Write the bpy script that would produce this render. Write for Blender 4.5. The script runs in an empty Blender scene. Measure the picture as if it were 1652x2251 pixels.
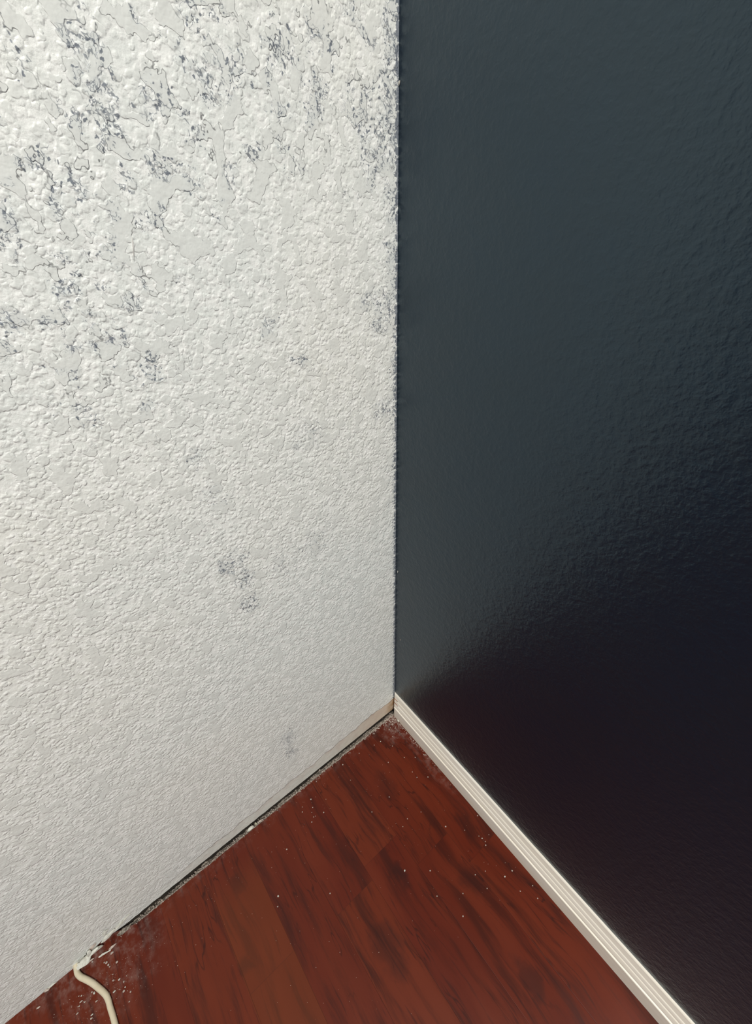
import bpy, bmesh, math, random
from mathutils import Vector, Matrix, noise
import numpy as np

random.seed(7)
S = bpy.context.scene
COL = S.collection

# ------------------------------------------------------------------ camera
W, Hh = 1652, 2251
F_PX = 946.63
YAW, PITCH, ROLL = -0.91263, 0.64417, -0.02813
CAM = Vector((0.379085, -0.329799, 0.925710))
fw = Vector((math.sin(YAW)*math.cos(PITCH), math.cos(YAW)*math.cos(PITCH), -math.sin(PITCH)))
rt0 = Vector((math.cos(YAW), -math.sin(YAW), 0)); up0 = rt0.cross(fw)
rt = math.cos(ROLL)*rt0 + math.sin(ROLL)*up0
up = -math.sin(ROLL)*rt0 + math.cos(ROLL)*up0
cd = bpy.data.cameras.new('camera'); cam = bpy.data.objects.new('camera', cd); COL.objects.link(cam)
cd.sensor_fit = 'VERTICAL'; cd.sensor_height = 32.0; cd.lens = F_PX*32.0/Hh
cd.clip_start = 0.01
M = Matrix((rt, up, -fw)).transposed().to_4x4(); M.translation = CAM
cam.matrix_world = M
S.camera = cam

# ------------------------------------------------------------------ world, lights, exposure
wd = bpy.data.worlds.new('world'); S.world = wd; wd.use_nodes = True
wd.node_tree.nodes['Background'].inputs[0].default_value = (0.80, 0.90, 1.0, 1)
wd.node_tree.nodes['Background'].inputs[1].default_value = 0.5
S.view_settings.view_transform = 'Standard'; S.view_settings.look = 'None'
S.view_settings.gamma = 1.0; S.view_settings.use_curve_mapping = False
S.view_settings.exposure = 0.68

ROOM = 3.2; CEIL = 2.44
def area(name, loc, rot, sx, sy, power, col):
    l = bpy.data.lights.new(name, 'AREA'); l.shape = 'RECTANGLE'; l.size = sx; l.size_y = sy
    l.energy = power; l.color = col
    o = bpy.data.objects.new(name, l); COL.objects.link(o); o.location = loc; o.rotation_euler = rot
    return o
# daylight falling in through the window opposite the white wall
area('window_daylight', (ROOM-0.02, -1.55, 1.45), (0, math.radians(90), 0), 1.2, 1.5, 18, (0.93, 0.97, 1.0))
# the ceiling lamp
area('ceiling_lamp_light', (1.22, -0.62, CEIL-0.10), (0, 0, 0), 0.24, 0.24, 32, (1.0, 0.965, 0.90))

def at(u, v, axis, val=0.0):
    """where the sight line through photograph pixel (u, v) meets the plane axis = val"""
    d = fw + rt*((u-W/2)/F_PX) - up*((v-Hh/2)/F_PX)
    s = (val-CAM[axis])/d[axis]
    return CAM + d*s

# ------------------------------------------------------------------ node expression helper
class X:
    def __init__(s, nt, k): s.nt = nt; s.k = k
    def _v(s, o): return o.k if isinstance(o, X) else o
    def m(s, op, *a, clamp=False):
        n = s.nt.nodes.new('ShaderNodeMath'); n.operation = op; n.use_clamp = clamp
        for i, q in enumerate((s,)+a):
            q = q.k if isinstance(q, X) else q
            if isinstance(q, (int, float)): n.inputs[i].default_value = q
            else: s.nt.links.new(q, n.inputs[i])
        return X(s.nt, n.outputs[0])
    def __add__(s, o): return s.m('ADD', o)
    __radd__ = __add__
    def __sub__(s, o): return s.m('SUBTRACT', o)
    def __rsub__(s, o): return (s*-1.0)+o
    def __mul__(s, o): return s.m('MULTIPLY', o)
    __rmul__ = __mul__
    def __truediv__(s, o): return s.m('DIVIDE', o)
    def abs(s): return s.m('ABSOLUTE')
    def max(s, o): return s.m('MAXIMUM', o)
    def min(s, o): return s.m('MINIMUM', o)
    def pow(s, o): return s.m('POWER', o)
    def clamp(s): return s.m('MULTIPLY', 1.0, clamp=True)
    def step(s, a, b):      # smoothstep a..b  (a may exceed b)
        n = s.nt.nodes.new('ShaderNodeMapRange'); n.interpolation_type = 'SMOOTHSTEP'
        s.nt.links.new(s.k, n.inputs['Value'])
        if a <= b: va, vb, t0, t1 = a, b, 0.0, 1.0
        else: va, vb, t0, t1 = b, a, 1.0, 0.0
        n.inputs['From Min'].default_value = va; n.inputs['From Max'].default_value = vb
        n.inputs['To Min'].default_value = t0; n.inputs['To Max'].default_value = t1
        return X(s.nt, n.outputs['Result'])

class Mat:
    def __init__(s, name, rough=0.5, spec=0.5, base=(.5, .5, .5)):
        s.m = bpy.data.materials.new(name); s.m.use_nodes = True
        s.nt = s.m.node_tree; s.b = s.nt.nodes['Principled BSDF']
        s.b.inputs['Base Color'].default_value = (*base, 1)
        s.b.inputs['Roughness'].default_value = rough
        s.b.inputs['Specular IOR Level'].default_value = spec
        tc = s.nt.nodes.new('ShaderNodeTexCoord'); s.co = tc.outputs['Object']
        sp = s.nt.nodes.new('ShaderNodeSeparateXYZ'); s.nt.links.new(s.co, sp.inputs[0])
        s.x, s.y, s.z = (X(s.nt, sp.outputs[i]) for i in range(3))
    def vec(s, x, y, z):
        n = s.nt.nodes.new('ShaderNodeCombineXYZ')
        for i, q in enumerate((x, y, z)):
            if isinstance(q, X): s.nt.links.new(q.k, n.inputs[i])
            else: n.inputs[i].default_value = q
        return n.outputs[0]
    def noise(s, scale, detail=2, rough=.5, vec=None, dist=0.0):
        n = s.nt.nodes.new('ShaderNodeTexNoise'); n.inputs['Scale'].default_value = scale
        n.inputs['Detail'].default_value = detail; n.inputs['Roughness'].default_value = rough
        n.inputs['Distortion'].default_value = dist
        s.nt.links.new(vec or s.co, n.inputs['Vector'])
        return X(s.nt, n.outputs['Fac'])
    def voronoi(s, scale, feature='F1', vec=None, rnd=1.0):
        n = s.nt.nodes.new('ShaderNodeTexVoronoi'); n.feature = feature
        n.inputs['Scale'].default_value = scale; n.inputs['Randomness'].default_value = rnd
        s.nt.links.new(vec or s.co, n.inputs['Vector'])
        return X(s.nt, n.outputs['Distance'])
    def cell(s, v):          # a random value per whole number
        n = s.nt.nodes.new('ShaderNodeTexWhiteNoise'); n.noise_dimensions = '1D'
        s.nt.links.new(v.k, n.inputs['W']); return X(s.nt, n.outputs['Value'])
    def mix(s, fac, a, b):
        n = s.nt.nodes.new('ShaderNodeMix'); n.data_type = 'RGBA'
        if isinstance(fac, X): s.nt.links.new(fac.k, n.inputs[0])
        else: n.inputs[0].default_value = fac
        for i, q in ((6, a), (7, b)):
            if isinstance(q, tuple): n.inputs[i].default_value = (*q, 1)
            else: s.nt.links.new(q, n.inputs[i])
        return n.outputs[2]
    def color(s, sock): s.nt.links.new(sock, s.b.inputs['Base Color'])
    def rough(s, x): s.nt.links.new(x.k, s.b.inputs['Roughness'])
    def bump(s, h, dist, strength=1.0):
        n = s.nt.nodes.new('ShaderNodeBump'); n.inputs['Distance'].default_value = dist
        n.inputs['Strength'].default_value = strength
        s.nt.links.new(h.k, n.inputs['Height']); s.nt.links.new(n.outputs[0], s.b.inputs['Normal'])

def blobs(m, ax, pts):
    """soft round patches at points given in wall or floor metres; ax = the two coordinates used"""
    tot = None
    for (a, b, ra, rb, w) in pts:
        dx = (ax[0]-a)*(1.0/ra); dy = (ax[1]-b)*(1.0/rb)
        g = (dx*dx+dy*dy).step(1.0, 0.0)*w
        tot = g if tot is None else tot+g
    return tot

# ------------------------------------------------------------------ materials
# white painted knock-down texture with the old navy showing in the hollows
mw = Mat('white_textured_paint', rough=.42, spec=.45)
v1 = mw.vec(mw.x, mw.y+(mw.noise(28, 2, .5)-.5)*.012, mw.z+(mw.noise(31, 2, .5)-.5)*.012)
v2 = mw.vec(mw.x, mw.y+(mw.noise(150, 2, .55)-.5)*.0055, mw.z+(mw.noise(163, 2, .55)-.5)*.0055)
nA = mw.noise(62, 3, .50, v1)                   # large flattened plates
nB = mw.voronoi(112, vec=v2)                    # small rounded plates
nC = mw.voronoi(230, vec=v2)                    # lumps between them
n3 = mw.noise(430, 3, .65)
n4 = mw.noise(12, 2, .5)
sy = mw.y
stripe_top = .052+(mw.noise(26, 3, .6)-.5)*.030+sy*.042
stripe = (stripe_top-mw.z).step(.0, .0025)*sy.step(-.56, -.40)
n3 = mw.noise(430, 3, .65)
n4 = mw.noise(12, 2, .5)
pick = mw.noise(70, 2, .5)
nA = nA+mw.z.step(.60, 1.05)*.030; pA = nA.step(.565, .590); pB = nB.step(.50, .36)*pick.step(.44, .52); pC = nC.step(.62, .18)
rough_z = (1.0-pA*.8)*(1.0-pB*.6)
height = (pA*.55+pB*.50*(1.0-pA*.8)+pC*.48*rough_z+n3*rough_z*.42+mw.noise(85, 3, .6)*.9+.3)*(1.0-stripe*.72)*(1.0-mw.z.step(.62, 1.05)*.38)+n4*1.0
mw.bump(height, .00125, .90)
pts = []
def P(u, v, rpx, w=1.0, el=1.0):
    c = at(u, v, 0); r = abs((at(u+rpx, v, 0)-c).y)+1e-4; r2 = abs((at(u, v+rpx, 0)-c).z)
    pts.append((c.y, c.z, r*1.25, r2*1.25*el, w))
for a in [(160,70,32,.7),(215,110,26,1.),(228,185,26,.9),(340,205,34,1.2),(335,245,26,1.1),(400,252,24,1.),(228,310,22,1.3),
          (250,265,30,.7),(432,300,20,1.4),(95,345,30,1.),(50,360,26,.9),(160,400,34,1.2),(190,425,26,1.1),(275,400,34,1.1),
          (352,372,30,1.),(410,370,22,1.2),(15,490,34,1.),(130,430,20,.9),(135,560,26,.6),(220,628,20,1.),(140,650,28,1.),
          (295,665,26,1.),(130,712,34,.9),(12,715,30,1.1),(322,790,22,1.3),(340,820,20,1.),(268,745,22,.8),(192,915,34,.9),
          (160,830,26,.6),(330,885,22,.8),(262,715,26,.6),(440,60,30,.8),(410,20,26,.8),(500,150,60,.5),(560,330,20,1.2),
          (595,716,22,1.2),(660,795,18,1.1),(635,130,40,.6),(700,195,40,.7),(625,250,34,.7),(700,100,30,.6),(505,385,26,.8),
          (840,290,36,.9),(845,345,30,1.2),(800,275,26,.7),(868,50,24,1.4),(845,180,26,.9),(780,240,40,.6),
          (852,680,22,1.2),(820,660,30,.7),(835,720,26,.7),(853,540,14,1.2),(520,1228,30,.8),(540,1272,24,1.2),(553,1325,24,1.1),
          (500,1245,22,.9),(430,1010,34,.6),(470,1090,34,.5),(680,960,44,.45),(632,1625,22,.7),(640,1655,16,.9),(700,1190,40,.4),
          (840,900,24,.8),(630,1240,50,.35)]:
    P(*a)
local = pts; pts = []
for a in [(100,90,300,.8),(300,260,280,.8),(60,400,280,.8),(300,480,200,.5),(110,660,260,.8),(690,200,260,.85),(800,60,120,.6),(260,860,170,.35),(820,300,130,.5),(520,60,200,.4)]:
    P(*a)
broad = pts
wy = mw.y+(mw.noise(60, 3, .6)-.5)*.030; wz = mw.z+(mw.noise(64, 3, .6)-.5)*.030
dl = blobs(mw, (wy, wz), local).clamp()
db = blobs(mw, (mw.y, mw.z), broad).clamp()
spots = mw.noise(40, 3, .6).step(.51, .63)
edge = mw.y.step(-.030, -.004)*(.25+mw.z.step(.25, 1.0)*.5)*mw.noise(26, 3, .6).step(.42, .58)
lip = mw.y.step(-.0085, -.0012)*mw.noise(90, 2, .6).step(.34, .54)*1.25
dens = (dl+db*spots*.95+edge*1.15+lip).clamp()
curl = (mw.noise(170, 2, .55, v1)-.5).abs()      # 0 on winding lines
curl_m = (curl*-1.0+dens*.034).step(.002, .012)*mw.noise(120, 2, .6).step(.40, .54)
pit_m = (mw.noise(300, 2, .5, v1)+dens*.09).step(.66, .73)
lineA = ((nA-.5775).abs()*-1.0).step(-.012, -.002)
lineB = ((nB-.46).abs()*-1.0).step(-.055, -.01)*pick.step(.46, .54)
brk = mw.noise(30, 3, .6)
faint = lineA*brk.step(.42, .60)*(.18+db*.72)+lineB*brk.step(.55, .42)*(.08+db*.50)*(1.0-pA)  # plate outlines: paint residue, plus crack shadow put into the colour
bleed = (mw.noise(240, 3, .6)+mw.y.step(-.0075, -.0003)*.27+mw.z.step(.22, .07)*.05).step(.66, .71)*mw.y.step(-.010, -.004)
mark = bleed.max((curl_m*.8).max(pit_m)*dens.step(.10, .45)).max(lineA*dens.step(.15, .6)*.7)
wash = (dens*.16*mw.noise(60, 3, .6).step(.35, .65)).clamp()
warm = mw.noise(3.0, 2, .5)
basec = mw.mix(warm.step(.3, .7), (.70, .73, .70), (.725, .73, .68))
basec = mw.mix((pA*.7+pB*.6).clamp()*.40, basec, (.60, .61, .585))
basec = mw.mix(wash, basec, (.30, .36, .42))
basec = mw.mix(faint.clamp(), basec, (.16, .165, .165))
basec = mw.mix((1.0-pA)*(1.0-pB)*mw.noise(95, 3, .6).step(.38, .62)*.55, basec, (.86, .865, .835))
basec = mw.mix(mark*.80, basec, (.060, .080, .120))
# bare strip where the old skirting was pulled off: glue and brown paper near the corner
tan_f = sy.step(-.24, .0); hot = sy.step(-.032, -.003)
stripc = mw.mix(tan_f, (.60, .60, .53), (.60, .50, .39))
stripc = mw.mix(mw.noise(45, 3, .6).step(.45, .65)*.45, stripc, (.50, .38, .31))
stripc = mw.mix(hot*mw.noise(70, 2).step(.2, .6), stripc, (.36, .20, .07))
glue = (stripe_top-mw.z).step(.013, .0)*mw.noise(55, 2, .6).step(.48, .58)*stripe*sy.step(-.5, -.3)
stripc = mw.mix(glue*.8, stripc, (.48, .34, .27))
mw.color(mw.mix(stripe*(.55+tan_f*.4), basec, stripc))
mw.rough((n4*.25+.30))

# navy semi-gloss wall
mn = Mat('navy_satin_paint', rough=.30, spec=.84)
mn.b.inputs['Specular Tint'].default_value = (.70, .90, 1.0, 1)
o1 = mn.noise(95, 3, .55); o2 = mn.noise(260, 2, .5); o3 = mn.noise(20, 2, .5)
mn.bump(o1.step(.40, .66)*.7+o2.step(.4, .65)*.35+o3*.4, .0008, .29)
mn.color(mn.mix(o3.step(.3, .7), (.0028, .0090, .0190), (.0034, .0088, .0175)))
mn.rough(o3*.06+.27)

# cherry laminate
mf = Mat('cherry_laminate', rough=.36, spec=.18)
SW = .0723; Y0 = .3663
row = ((mf.y+Y0)/SW).m('FLOOR'); fr = ((mf.y+Y0)/SW).m('FRACT')
off = mf.cell(row)*.6
colx = ((mf.x+off+.13)/.42).m('FLOOR'); fx = ((mf.x+off+.13)/.42).m('FRACT')
bid = mf.cell(row*7.31+colx*3.17)
gy = mf.y+bid*3.7+(mf.noise(5, 2, .5)-.5)*.035
gv = mf.vec(mf.x*.11+bid*5.0, gy, 0.0)
g1 = mf.noise(42, 5, .62, gv); g2 = mf.noise(150, 4, .6, mf.vec(mf.x*.07+bid*3.0, gy, 0.0))
g3 = mf.noise(14, 3, .5, mf.vec(mf.x*.28+bid*4.0, gy, 0.0))
knots = []
def K(u, v, ra, rb, w):
    c = at(u, v, 2); knots.append((c.x, c.y, ra, rb, w))
K(882,1925,.030,.013,.9); K(1040,1935,.034,.022,.75); K(850,2085,.050,.026,.65); K(520,1937,.024,.016,.8)
K(545,2123,.022,.011,.9); K(1170,2160,.034,.017,.8); K(1030,1820,.030,.016,.6); K(850,1730,.04,.02,.45); K(335,2040,.03,.018,.4)
kn = blobs(mf, (mf.x+(mf.noise(24, 3, .6)-.5)*.06, mf.y+(mf.noise(40, 3, .6)-.5)*.034), knots).clamp()
c = mf.mix(bid, (.088, .0110, .0040), (.108, .0165, .0050))
c = mf.mix(g3.step(.35, .70)*.55, c, (.140, .024, .0085))
c = mf.mix(g1.step(.52, .34)*.75, c, (.038, .0075, .0045))
c = mf.mix(g2.step(.44, .32)*.55, c, (.028, .006, .004))
th = (mf.noise(30, 3, .55, mf.vec(mf.x*.16+bid*9.0, gy+.7, 0.0))-.5).abs()
c = mf.mix((th*-1.0).step(-.010, -.001)*mf.noise(9, 2, .5).step(.45, .62)*.65, c, (.020, .005, .0035))
c = mf.mix(kn*.62, c, (.016, .0055, .0050))
orange = mf.y.step(-.4405, -.4390)*mf.y.step(-.3655, -.3665)*mf.x.step(.02, .10)
c = mf.mix(orange*.42, c, (.128, .030, .0075))
seam = ((fr-.5).abs().step(.492, .499)*.6).max((fx-.5).abs().step(.4975, .4995)*.25)
c = mf.mix(seam*.7, c, (.02, .005, .004))
# pale plaster dust trodden along the wall base and around the cable hole
dust_n = mf.noise(70, 4, .7)
hole = at(185, 2110, 2)
dst = mf.x.step(.030, .0)*.50+blobs(mf, (mf.x, mf.y), [(hole.x+.03, hole.y+.03, .08, .10, .42), (.030, -.028, .04, .04, .8), (.12, -.02, .10, .016, .4)])
c = mf.mix((dst*dust_n.step(.42, .75)).clamp()*.34, c, (.50, .42, .38))
mf.color(c)
mf.rough((g1*.12+.30+dst.clamp()*.25))
mf.bump(g1*.4+g2*.3-seam*1.0, .00022, .5)

# primed finger-jointed pine skirting
mb = Mat('primed_white_trim', rough=.45, spec=.4)
bn = mb.noise(30, 3, .6, mb.vec(mb.x*.12, mb.y*2.0, mb.z*2.0))
mb.color(mb.mix(bn.step(.35, .7), (.88, .84, .755), (.82, .765, .655)))
mb.bump(mb.noise(160, 3, .6, mb.vec(mb.x*.15, mb.y, mb.z)), .0003, .35)
def plain(name, c, r=.7, c2=None, sc=120, bump=0):
    m = Mat(name, rough=r, spec=.3)
    m.color(m.mix(m.noise(sc, 3, .6).step(.35, .65), c, c2 or tuple(q*.8 for q in c)))
    if bump: m.bump(m.noise(sc*1.5, 4, .6), bump, .8)
    return m
m_jack = plain('ivory_cable_jacket', (.64, .575, .43), .45, (.60, .53, .385), 60)
m_plas = plain('pale_plaster', (.70, .70, .63), .8, (.58, .57, .50), 300, .0006)
m_pink = plain('dusty_plaster', (.60, .51, .45), .85, (.42, .35, .30), 300, .0005)
m_green = plain('greenish_plaster', (.50, .50, .36), .85, (.40, .39, .28), 300, .0005)
m_grit = plain('grey_grit', (.44, .39, .33), .95, (.13, .11, .09), 420, .0012)
m_slab = plain('shade_dark_slab', (.035, .028, .022), .95, (.02, .016, .013), 90, .001)  # concrete coloured near black: paints the shade line under the wall board
m_core = plain('old_sole_plate', (.07, .055, .04), .9, (.04, .032, .025), 200, .0006)
m_far = plain('matte_wall_paint', (.36, .35, .33), .8, (.34, .33, .31), 40)
m_ceil = plain('ceiling_paint', (.62, .61, .58), .8, (.60, .59, .56), 40)
m_red = plain('reddish_wood_stain', (.30, .13, .08), .7, (.42, .22, .14), 200)

# ------------------------------------------------------------------ mesh helpers
def link(name, bm, mats, parent=None, smooth=False):
    me = bpy.data.meshes.new(name); bmesh.ops.recalc_face_normals(bm, faces=bm.faces); bm.to_mesh(me); bm.free()
    if not isinstance(mats, (list, tuple)): mats = [mats]
    for q in mats: me.materials.append(q.m)
    if smooth: me.polygons.foreach_set('use_smooth', [True]*len(me.polygons))
    o = bpy.data.objects.new(name, me); COL.objects.link(o)
    if parent: o.parent = parent
    return o
def structure(o): o['kind'] = 'structure'; return o
def tag(o, label, cat, group=None, kind=None):
    o['label'] = label; o['category'] = cat
    if group: o['group'] = group
    if kind: o['kind'] = kind
    return o
def box(bm, lo, hi):
    r = bmesh.ops.create_cube(bm, size=1.0)
    for v in r['verts']:
        for i in range(3): v.co[i] = lo[i] if v.co[i] < 0 else hi[i]
    return r['verts']

# ------------------------------------------------------------------ room shell
ZW = .0062           # the board of the white wall stops this far above the floor
# white wall: front skin follows the uneven plaster edge at the bottom and the wavering corner line
def wall_bottom(y):
    if y < -.640: return -.004
    hole_notch = .0150*math.exp(-((y+.615)/.0055)**2)+.0045*math.exp(-((y+.590)/.006)**2)
    if y < -.612: return -.004+max(0, hole_notch)
    j = noise.noise(Vector((y*90, 3.1, 0)))*.0016*min(1, max(0, (-y-.22)*6)) + noise.noise(Vector((y*300, 8.1, 0)))*.0007*min(1, max(0, (-y-.2)*6))
    if y < -.56: j += .004*math.sin((y+.612)/.052*math.pi)
    return ZW+j+hole_notch*.8
bm = bmesh.new()
ys = [-.0015*i for i in range(0, 480)] + [-.72-.06*i for i in range(0, 42)] + [-ROOM]
zl = [.0, .012, .03, .06, .12, .3, 1.2, CEIL]
rows = []
for y in ys:
    zb = wall_bottom(y); r = []
    for k, z in enumerate(zl):
        zz = zb if k == 0 else z
        xo = 0.0
        r.append(bm.verts.new((xo, y, zz)))
    r.append(bm.verts.new((-.0127, y, CEIL))); r.append(bm.verts.new((-.0127, y, zb+.0004)))
    rows.append(r)
for a, b in zip(rows, rows[1:]):
    n = len(a)
    for k in range(n):
        bm.faces.new((a[k], a[(k+1) % n], b[(k+1) % n], b[k]))
bm.faces.new(rows[0]); bm.faces.new(rows[-1])
structure(link('wall_left', bm, mw))

bm = bmesh.new(); box(bm, (-.16, 0, -.02), (ROOM, .0127, CEIL))
structure(link('wall_right', bm, mn))

# laminate: its cut edge leaves a small gap along the white wall
def floor_edge(y):
    if y < -.585: g = -.006
    elif y < -.545: g = -.006+(y+.585)/.040*.0135
    else: g = .0082+(y+.3)*.002
    return g+noise.noise(Vector((y*60, 0, 5)))*.0006
bm = bmesh.new()
top, bot = [], []
yy = [.010-.004*i for i in range(0, 190)] + [-.80-.3*i for i in range(0, 8)] + [-ROOM]
for y in yy:
    g = floor_edge(y)
    top.append((bm.verts.new((g, y, 0)), bm.verts.new((ROOM, y, 0)))); bot.append((bm.verts.new((g, y, -.008)), bm.verts.new((ROOM, y, -.008))))
for i in range(len(yy)-1):
    bm.faces.new((top[i][0], top[i+1][0], top[i+1][1], top[i][1]))
    bm.faces.new((bot[i][0], bot[i][1], bot[i+1][1], bot[i+1][0]))
    bm.faces.new((top[i][0], bot[i][0], bot[i+1][0], top[i+1][0]))
    bm.faces.new((top[i][1], top[i+1][1], bot[i+1][1], bot[i][1]))
bm.faces.new((top[0][0], top[0][1], bot[0][1], bot[0][0])); bm.faces.new((top[-1][0], bot[-1][0], bot[-1][1], top[-1][1]))
structure(link('floor', bm, mf))

# slab under the laminate, the sole plate hidden behind the wall board
bm = bmesh.new(); box(bm, (-.14, -ROOM, -.03), (ROOM, 0, -.0082)); structure(link('floor_slab', bm, m_slab))
bm = bmesh.new(); box(bm, (-.10, -ROOM, -.0082), (-.0135, 0, .030)); structure(link('trim_1', bm, m_core))

# ceiling and the two walls behind the camera
bm = bmesh.new(); box(bm, (-.16, -ROOM, CEIL), (ROOM, .0127, CEIL+.02)); structure(link('ceiling', bm, m_ceil))
bm = bmesh.new(); box(bm, (-.16, -ROOM-.02, -.03), (ROOM, -ROOM, CEIL)); structure(link('wall_back', bm, m_far))
bm = bmesh.new()
wy0, wy1, wz0, wz1 = -2.3, -.8, .85, 2.05
box(bm, (ROOM, -ROOM, -.03), (ROOM+.02, wy0, CEIL)); box(bm, (ROOM, wy1, -.03), (ROOM+.02, .0127, CEIL))
box(bm, (ROOM, wy0, -.03), (ROOM+.02, wy1, wz0)); box(bm, (ROOM, wy0, wz1), (ROOM+.02, wy1, CEIL))
structure(link('wall_far', bm, m_far))

# ------------------------------------------------------------------ skirting on the navy wall, mitred end at the corner
T = .01136; HB = .070
prof = [(0.0, 0.0), (-T, 0.0), (-T, .0322), (-T*.985, .0334), (-T*.93, .0342), (-T*.84, .0345), (-T*.72, .0349), (-T*.72, .0360),
        (-T*.85, .0368), (-T*.84, .0384), (-T*.77, .0422), (-T*.69, .0455), (-T*.63, .0464), (-T*.55, .0474), (-T*.625, .0486), (-T*.60, .0505),
        (-T*.52, .0545), (-T*.46, .0558), (-T*.37, .0568), (-T*.45, .0580), (-T*.41, .060), (-T*.33, .0650), (-T*.28, .0685), (-T*.20, .0700), (0.0, .0700)]
bm = bmesh.new(); xs = [None]+[.02+.05*i for i in range(64)]
rws = []
for x in xs:
    rws.append([bm.verts.new(((-y if x is None else x), y, z+.0003)) for y, z in prof])
for a, b in zip(rws, rws[1:]):
    for k in range(len(prof)):
        k2 = (k+1) % len(prof); bm.faces.new((a[k], a[k2], b[k2], b[k]))
bm.faces.new(rws[0]); bm.faces.new(rws[-1])
bb = structure(link('baseboard_right', bm, mb))
# two worn reddish nicks where the mitre bares the wood
for (z0, y0, ln) in ((.0468, -T*.645, .012), (.0575, -T*.47, .010)):
    bm = bmesh.new(); n = 8; vs = []
    for i in range(n+1):
        f = i/n; w = .0008*math.sin(math.pi*min(1, f*1.0+.15))
        x = -y0+.0002+ln*f; vs.append((bm.verts.new((x, y0-.0004, z0+w)), bm.verts.new((x, y0-.0006, z0-w))))
    for a, b in zip(vs, vs[1:]): bm.faces.new((a[0], a[1], b[1], b[0]))
    r = bmesh.ops.extrude_face_region(bm, geom=bm.faces[:])
    for v in [g for g in r['geom'] if isinstance(g, bmesh.types.BMVert)]: v.co.y += .0008
    o = link('bare_wood_nick', bm, m_red, bb); o['label'] = 'reddish bare wood nick in the trim end'

# ------------------------------------------------------------------ cable
def tube(name, pts, r, mat, seg=14, parent=None, jitter=0):
    P_ = [Vector(p) for p in pts]; path = []
    for i in range(len(P_)-1):
        p0 = P_[max(0, i-1)]; p1 = P_[i]; p2 = P_[i+1]; p3 = P_[min(len(P_)-1, i+2)]
        for k in range(6):
            t = k/6
            path.append(.5*((2*p1)+(-p0+p2)*t+(2*p0-5*p1+4*p2-p3)*t*t+(-p0+3*p1-3*p2+p3)*t**3))
    path.append(P_[-1]); bm = bmesh.new(); rings = []
    for i, p in enumerate(path):
        d = (path[min(i+1, len(path)-1)]-path[max(i-1, 0)]).normalized()
        s = d.cross(Vector((0, 0, 1))); s = s.normalized() if s.length > 1e-3 else Vector((0, 1, 0)); u = s.cross(d)
        rings.append([bm.verts.new(p+(s*math.cos(2*math.pi*j/seg)+u*math.sin(2*math.pi*j/seg))*r) for j in range(seg)])
    for a, b in zip(rings, rings[1:]):
        for j in range(seg): bm.faces.new((a[j], a[(j+1) % seg], b[(j+1) % seg], b[j]))
    bm.faces.new(rings[0]); bm.faces.new(list(reversed(rings[-1])))
    return link(name, bm, mat, parent, smooth=True)
R = .0037
cpx = [(167,2120),(168,2129),(170,2139),(177.5,2147.5),(189.6,2153.5),(203,2161),(215,2170.5),(226,2180),(234,2189.5),(239,2201.6),(242,2213.7),(246.5,2228),(252,2247.6)]
cp = [at(u, v, 2, R*.9) for u, v in cpx]
first = cp[0]
pre = [Vector((-.030, first.y+.004, .0145)), Vector((-.016, first.y+.002, .0105)), Vector((-.006, first.y+.0005, .0065))]
cp = pre+[p+Vector((0, 0, .0002)) for p in cp[1:]]
last = cp[-1]; d = (cp[-1]-cp[-2])
cp += [last+Vector((.06, .004, 0)), last+Vector((.16, .02, 0)), last+Vector((.30, .07, 0)), last+Vector((.5, .06, 0))]
cab = bpy.data.objects.new('coaxial_cable', None); COL.objects.link(cab); cab.empty_display_size = .02
tag(cab, 'thin ivory round cable coming out of the white wall base across the floor', 'cable')
tube('jacket', cp, R, m_jack, parent=cab)
# paint-caked collar of small crumbs stuck to the cable near the hole
for (u, v, s) in ((173.5,2123.5,.0016),(174.5,2128,.0013),(171.5,2119,.0015)):
    p = at(u, v, 2, R*1.6); bm = bmesh.new(); bmesh.ops.create_icosphere(bm, subdivisions=2, radius=s)
    for q in bm.verts: q.co *= 1+.3*noise.noise(q.co*900+p*50)
    for q in bm.verts: q.co += p
    link('paint_blob', bm, m_plas, cab)['label'] = 'dried paint blob on the jacket'

cab.location = Vector((first.x, first.y, 0))
for ch in cab.children: ch.matrix_parent_inverse = Matrix.Translation(-cab.location)

# ------------------------------------------------------------------ broken plaster round the hole, chips, crumbs
def chunk(name, c, size, mat, seed=0, rot=0.0, sub=3, amp=.32, tilt=0.0, freq=1.3):
    """an angular broken piece: the hull of scattered points, its faces roughened"""
    rnd = random.Random(seed*31+5); bm = bmesh.new()
    n = 26 if amp < .2 else 13
    for i in range(n):
        d = Vector((rnd.gauss(0, 1), rnd.gauss(0, 1), rnd.gauss(0, 1))).normalized()*rnd.uniform(.80 if amp < .2 else .62, 1.08)
        bm.verts.new(d)
    h = bmesh.ops.convex_hull(bm, input=bm.verts)
    bmesh.ops.delete(bm, geom=[v for v in bm.verts if not v.link_faces], context='VERTS')
    bmesh.ops.subdivide_edges(bm, edges=bm.edges[:], cuts=2 if amp >= .2 else 3, use_grid_fill=True)
    if amp < .2:
        for _ in range(3): bmesh.ops.smooth_vert(bm, verts=bm.verts[:], factor=.5, use_axis_x=True, use_axis_y=True, use_axis_z=True)
    for v in bm.verts:
        v.co *= 1+.16*noise.noise(v.co*2.6+Vector((seed, 5, 9)))*(1 if amp >= .2 else .3)
        v.co = Vector((v.co.x*size[0], v.co.y*size[1], v.co.z*size[2]))
    o = link(name, bm, mat); o.location = c; o.rotation_euler = (tilt, 0, rot)
    return o
def onfloor(u, v, h): p = at(u, v, 2, h); return p
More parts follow.
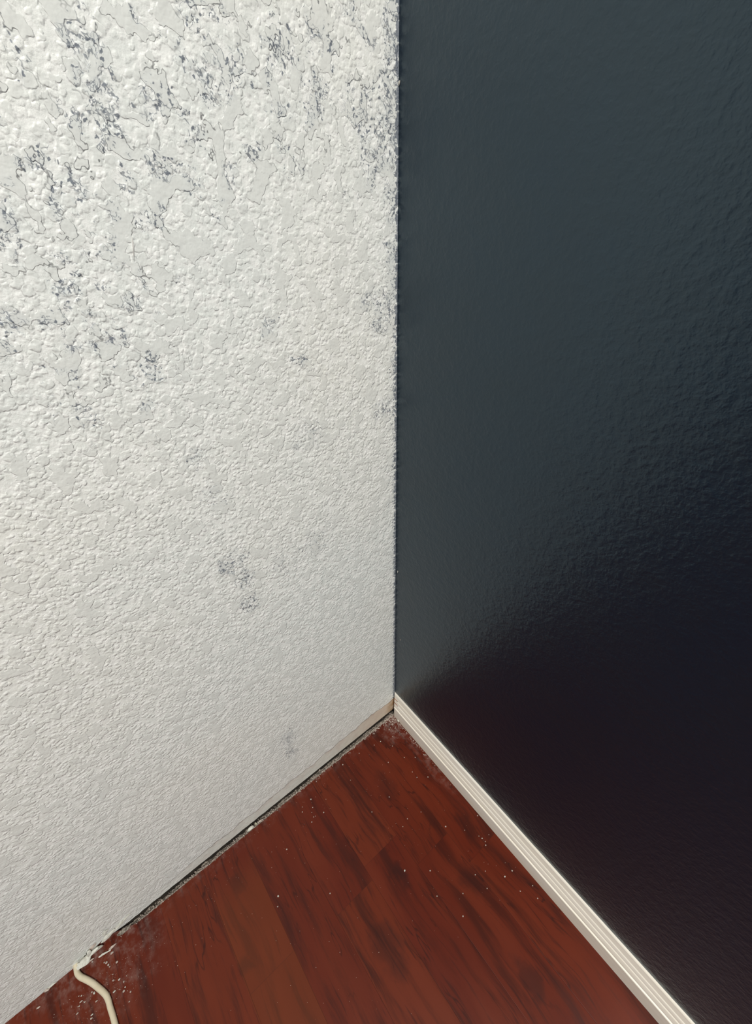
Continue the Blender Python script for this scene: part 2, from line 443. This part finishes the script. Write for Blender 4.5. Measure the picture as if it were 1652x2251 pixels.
# lump pushed against the cable
p = at(181, 2106, 2, .010)
tag(chunk('plaster_lump', (max(p.x, .0062), p.y, .0085), (.0065, .0125, .0090), m_plas, 3, rot=.35, tilt=.35), 'largest pale broken plaster lump right beside the cable at the wall base', 'plaster chunk')
p = at(193, 2095, 0, .004)
tag(chunk('plaster_chip', (.005, p.y, .0155), (.0030, .0042, .0090), m_plas, 8, rot=.2, tilt=-.3), 'upright pale plaster sliver leaning over the lump by the cable hole', 'plaster chunk')
p = at(214, 2087, 0, .004)
tag(chunk('plaster_chip', (.0045, p.y, .0095), (.0050, .0130, .0065), m_plas, 11, tilt=.12, amp=.5), 'bright white jagged plaster ledge broken out at the wall base', 'plaster chunk')
p = at(237, 2062, 0, .002)
tag(chunk('plaster_chip', (.0015, p.y, .0155), (.0022, .0170, .0060), m_plas, 14, tilt=.45, amp=.5), 'white lifted plaster flake on the wall right of the cable hole', 'plaster chunk')
p = at(228, 2052, 0, .002)
tag(chunk('plaster_chip', (.0006, p.y, .030), (.0016, .0045, .0120), m_plas, 17, tilt=-.5, amp=.5), 'narrow raised plaster ridge sticking up the wall above the broken ledge', 'plaster chunk')
p = at(262, 2030, 0, .002)
tag(chunk('plaster_chip', (.0008, p.y, .0215), (.0016, .0200, .0045), m_plas, 23, tilt=.42, amp=.4), 'long thin raised plaster ridge low on the wall near the broken ledge', 'plaster chunk')
p = at(196, 2078, 0, .001)
tag(chunk('plaster_chip', (.0006, p.y, .0185), (.0016, .0120, .0045), m_pink, 27, tilt=.4, amp=.4), 'dusty beige torn plaster patch above the cable hole', 'plaster chunk')
p = at(246, 2081, 2, .003)
tag(chunk('plaster_chip', (p.x, p.y, .0024), (.0022, .0085, .0020), m_pink, 31, rot=-.1), 'long pinkish plaster flake on the floor just beside the broken ledge', 'plaster chunk')
p = at(229, 2097, 2, .003)
tag(chunk('plaster_chip', (p.x, p.y, .0022), (.0022, .0100, .0018), m_plas, 37, rot=-.15), 'long white plaster flake on the floor below the broken ledge', 'plaster chunk')
p = at(198, 2112, 2, .002)
tag(chunk('plaster_chip', (p.x, p.y, .0016), (.0014, .0065, .0013), m_pink, 38, rot=-.1), 'thin pinkish plaster flake on the floor between cable and ledge', 'plaster chunk')
p = at(113, 2166, 2, .003)
tag(chunk('plaster_chip', (p.x, p.y, .0020), (.0018, .0070, .0016), m_plas, 41, rot=-.1), 'oblong white plaster flake against the wall left of the cable', 'plaster chunk')
p = at(102, 2176, 2, .003)
tag(chunk('plaster_chip', (p.x, p.y, .0022), (.0020, .0042, .0018), m_pink, 43, rot=-.2), 'short pinkish plaster flake left of the oblong white one', 'plaster chunk')
p = at(83, 2215, 2, .002)
tag(chunk('plaster_chip', (p.x, p.y, .0011), (.0012, .0034, .0009), m_pink, 44, rot=-.2), 'lone small pinkish flake near the bottom left corner of the photo', 'plaster chunk')
p = at(547, 1815, 2, .004)
tag(chunk('plaster_pebble', (.0065, p.y, .0050), (.0042, .0072, .0050), m_plas, 47, rot=-.15, amp=.15), 'bright white rounded plaster pebble lodged in the gap under the wall', 'plaster chunk')
p = at(562, 1808, 2, .003)
tag(chunk('plaster_pebble', (.0058, p.y, .0030), (.0030, .0034, .0040), m_green, 53, rot=.3, amp=.25), 'olive grey pebble in the gap right beside the bright white one', 'plaster chunk')
p = at(571, 1803, 2, .003)
tag(chunk('plaster_pebble', (.0058, p.y, .0018), (.0018, .0060, .0018), m_pink, 57, rot=-.1, amp=.25), 'small beige sliver in the wall gap right of the olive pebble', 'plaster chunk')
p = at(271, 2045, 2, .003)
tag(chunk('plaster_chip', (.0045, p.y, .0008), (.0060, .0150, .0030), m_grit, 59, rot=-.1, amp=.3), 'grey lump of dusty plaster at the end of the wall gap', 'plaster chunk')
p = at(876, 1583, 2, .002)
tag(chunk('plaster_chip', (p.x, p.y, .0022), (.0060, .0040, .0022), m_plas, 61, rot=.6, amp=.3), 'pale round paint chip at the foot of the mitred trim end', 'plaster chunk')
p = at(873, 1257, 1, -.001)
tag(chunk('paint_fleck', (p.x, -.0004, p.z), (.0011, .0006, .0036), m_plas, 63, amp=.3), 'small white curved paint fleck on the navy wall near the corner', 'paint fleck')
p = at(879, 1407, 1, -.001)
tag(chunk('paint_fleck', (p.x, -.0004, p.z), (.0007, .0005, .0034), m_pink, 67, amp=.3), 'small faint paint fleck low on the navy wall beside the corner', 'paint fleck')
p = at(879, 181, 1, -.001)
tag(chunk('paint_fleck', (.0012, -.0006, p.z), (.0016, .0007, .0022), m_plas, 71, amp=.3), 'tiny white paint spur on the corner line near the top', 'paint fleck')
p = at(293, 548, 0, .001)
tag(chunk('paint_ridge', (.0003, p.y, p.z), (.0006, .0009, .0085), m_ceil, 73, amp=.2, tilt=-.22), 'short glossy white raised paint drip on the upper white wall', 'paint fleck')

# grit lying in the gap: nobody could count it
bm = bmesh.new()
g_rows = []
yy = [-.004-.0012*i for i in range(0, 480)]
for y in yy:
    r = []
    for k in range(15):
        x = -.0011+noise.noise(Vector((y*45, 2, 2)))*.0026+noise.noise(Vector((y*240, 2, 7)))*.0008+(.0105)*k/14
        z = -.0042+noise.noise(Vector((x*260, y*260, 1)))*.0026+noise.noise(Vector((x*700, y*700, 4)))*.0016
        z += -.0034+.0060*max(0, min(1, (x-.0)/.006))
        if y > -.30: z += .0016*max(0, min(1, (y+.30)/.15))
        r.append(bm.verts.new((x, y, max(-.0083, min(z, .0022 if x < .006 else .0012)))))
    g_rows.append(r)
for a, b in zip(g_rows, g_rows[1:]):
    for k in range(14): bm.faces.new((a[k], a[k+1], b[k+1], b[k]))
tag(link('gap_grit', bm, m_grit, smooth=True), 'grey dusty grit filling the gap between laminate edge and white wall', 'grit', kind='stuff')

def grains(name, mat, items, label, cat):
    """many tiny broken grains in one mesh"""
    bm = bmesh.new()
    for (p, s) in items:
        r = bmesh.ops.create_icosphere(bm, subdivisions=1, radius=s, matrix=Matrix.Translation(p) @ Matrix.Rotation(random.random()*6, 4, 'Z') @ Matrix.Diagonal((1, random.uniform(.6, 1.5), .7, 1)))
        for v in r['verts']: v.co += Vector((random.uniform(-1, 1), random.uniform(-1, 1), random.uniform(-.4, .6)))*s*.35
    return tag(link(name, bm, mat), label, cat, kind='stuff')
it = []
for i in range(1500):                      # along the edge of the gap
    y = -.012-random.random()**1.5*.56
    x = .0062+random.gauss(0, .0026)
    if x > .0080 and (y < -.26 or random.random() < .35): continue
    it.append((Vector((x, y, .0003 if x > .0085 else -.0035+.0030*max(0, x/.008)+random.random()*.0008)), random.uniform(.0003, .0009)))
for i in range(170):                      # heap in the corner
    a = abs(random.gauss(0, .014)); b = abs(random.gauss(0, .010))
    it.append((Vector((.006+a, -.013-b, .0003)), random.uniform(.0003, .0008)))
for i in range(120):
    x = .02+abs(random.gauss(0, .05)); it.append((Vector((x, -T-.0012-abs(random.gauss(0, .0025)), .0003)), random.uniform(.0003, .0007)))
grains('plaster_grit', m_pink, it, 'pale plaster grit strewn along the wall gap and in the corner', 'grit')
it = []
for i in range(520):                      # fine dust specks
    if random.random() < .55: x, y = .03+abs(random.gauss(0, .05)), hole.y+random.gauss(.02, .055)
    else: x, y = random.random()**1.6*.35+.01, -.02-random.random()*.45
    if y > -.016 or x < .014: continue
    it.append((Vector((x, y, .0001)), random.uniform(.00015, .00035)))
grains('dust_specks', m_pink, it, 'finest pale dust specks scattered over the red laminate', 'dust')

# crumbs one can count
cr_me = []
for k in range(5):
    bm = bmesh.new(); bmesh.ops.create_icosphere(bm, subdivisions=2, radius=1.0)
    for v in bm.verts: v.co *= 1+.35*noise.noise(v.co*1.4+Vector((k*7, 0, 0)))
    for v in bm.verts: v.co.z = max(-.6, v.co.z*.75)
    me = bpy.data.meshes.new('plaster_crumb'); bm.to_mesh(me); bm.free(); me.materials.append((m_plas if k % 2 else m_pink).m); cr_me.append(me)
def crumb(u, v, s, label, group, stretch=1.0, i=[0]):
    i[0] += 1
    p = at(u, v, 2, s*.5)
    o = bpy.data.objects.new('plaster_crumb', cr_me[i[0] % 5]); COL.objects.link(o)
    o.location = (p.x, p.y, s*.6+.0001); o.scale = (s, s*stretch, s); o.rotation_euler.z = 0 if stretch > 1 else i[0]*1.3
    tag(o, label, 'crumb', group)
L1 = 'small white crumb in the cluster on the laminate below the white wall'
for u, v, s in ((683,1757,.0012),(664,1785,.0010),(687,1775,.0008),(711,1786,.0011),(689,1796,.0008),(685,1807,.0009),(693,1794,.0007),(685,1786,.0006),(716,1757,.0006),(695,1718,.0008),(664,1774,.0006)):
    crumb(u, v, s, L1, 'crumbs clustered below the white wall')
L2 = 'tiny crumb among those in the shaded back corner of the floor'
for u, v, s in ((822,1613,.0011),(836,1630,.0010),(822,1638,.0008),(862,1619,.0008),(855,1604,.0010),(868,1601,.0010),(858,1600,.0008),(849,1588,.0009),(855,1584,.0012),(862,1640,.0008),(789,1656,.0009),(753,1681,.0011),(770,1715,.0007),(853,1676,.0009),(888,1665,.0009),(931,1659,.0010),(912,1665,.0009),(916,1709,.0008),(906,1697,.0008),(940,1708,.0009),(855,1752,.0010),(817,1785,.0008),(895,1800,.0008),(925,1785,.0007),(885,1817,.0006)):
    if v < 1625: l2, g2 = 'tiny crumb in the dusty heap right at the mitred trim end', 'crumbs at the trim end in the corner'
    elif u > 880: l2, g2 = 'tiny crumb on the corner laminate close to the trim of the navy wall', 'crumbs by the trim near the corner'
    else: l2, g2 = 'tiny crumb on the corner laminate nearer the white wall than the trim', 'crumbs by the white wall near the corner'
    crumb(u, v, s, l2, g2)
L3 = 'small pale crumb lying near the primed trim along the navy wall'
for u, v, s in ((1049,1793,.0010),(1059,1843,.0010),(1067,1858,.0010),(1066,1850,.0007),(1021,1825,.0006),(1066,1915,.0008),(1044,1923,.0008),(1070,1953,.0008),(1143,1959,.0009),(1170,1947,.0008),(1181,1975,.0010),(1109,1927,.0012),(1125,1914,.0012),(1074,1835,.0007),(1052,1838,.0006)):
    if v < 1880: l3, g3 = 'small pale crumb by the trim, above the dark knot near the trim', 'crumbs by the trim above the knot'
    elif u > 1100: l3, g3 = 'small pale crumb by the trim, right of the dark knot near the trim', 'crumbs by the trim right of the knot'
    else: l3, g3 = 'small pale crumb lying on or at the dark knot near the trim', 'crumbs at the dark knot'
    crumb(u, v, s, l3, g3)
for u, v, s, l in ((979,1817,.0013,'single bright white crumb on the laminate in front of the small dark knot'),
                   (889,1914,.0014,'bright crumb lying at the top of the elongated dark knot mid-floor'),
                   (945,1914,.0011,'single crumb to the right of the crumb by the elongated knot'),
                   (630,1867,.0012,'lone crumb on the laminate below the bright white pebble'),
                   (611,1970,.0014,'bright crumb on the dark streak right of the orange board'),
                   (610,1993,.0010,'fainter crumb just below the bright one on the dark streak'),
                   (725,1964,.0009,'faint lone crumb mid-floor left of the elongated knot'),
                   (1017,2014,.0011,'lone crumb mid-floor in line with the long grain crack'),
                   (1017,1964,.0009,'crumb left of the dark knot near the trim'),
                   (960,1970,.0008,'faint crumb below right of the elongated knot')):
    crumb(u, v, s, l, 'single crumbs on the open floor')
L4 = 'pale plaster crumb among those strewn around the ivory cable'
for u, v, s, st in ((234,2116,.0021,1.2),(238,2121,.0016,1),(257,2115,.0019,1.2),(246,2095,.0020,1.5),(244,2085,.0018,1),(241,2125,.0014,1),(229,2116,.0012,1),(203,2114,.0016,1),
                    (249,2155,.0016,1),(262,2153,.0013,1.8),(272,2158,.0015,1),(251,2180,.0014,2.),(272,2179,.0018,1.2),(287,2180,.0015,1),(275,2170,.0013,1),(240,2184,.0014,1),
                    (207,2183,.0020,1),(202,2181,.0014,1),(178,2202,.0012,2.4),(174,2212,.0010,1.5),(170,2228,.0012,2.),(202,2231,.0011,2.2),(201,2239,.0013,1.6),(212,2201,.0011,2.),(179,2189,.0010,1.5),(173,2190,.0009,1.5),(186,2203,.0009,1.5),
                    (284,2202,.0009,1.5),(262,2175,.0009,1),(248,2142,.0009,1),(278,2145,.0009,1)):
    big = s >= .0018
    if u < 215 and v > 2175: l4, g4 = 'pale plaster crumb on the bare laminate left of the ivory cable', 'crumbs left of the cable'
    elif v < 2135: l4, g4 = ('larger' if big else 'small')+' pale crumb between the cable and the broken plaster ledge', ('larger' if big else 'small')+' crumbs below the broken plaster ledge'
    else: l4, g4 = 'pale plaster crumb on the dusty laminate right of the cable bend', 'crumbs right of the cable bend'
    crumb(u, v, s*.72, l4, g4, st)
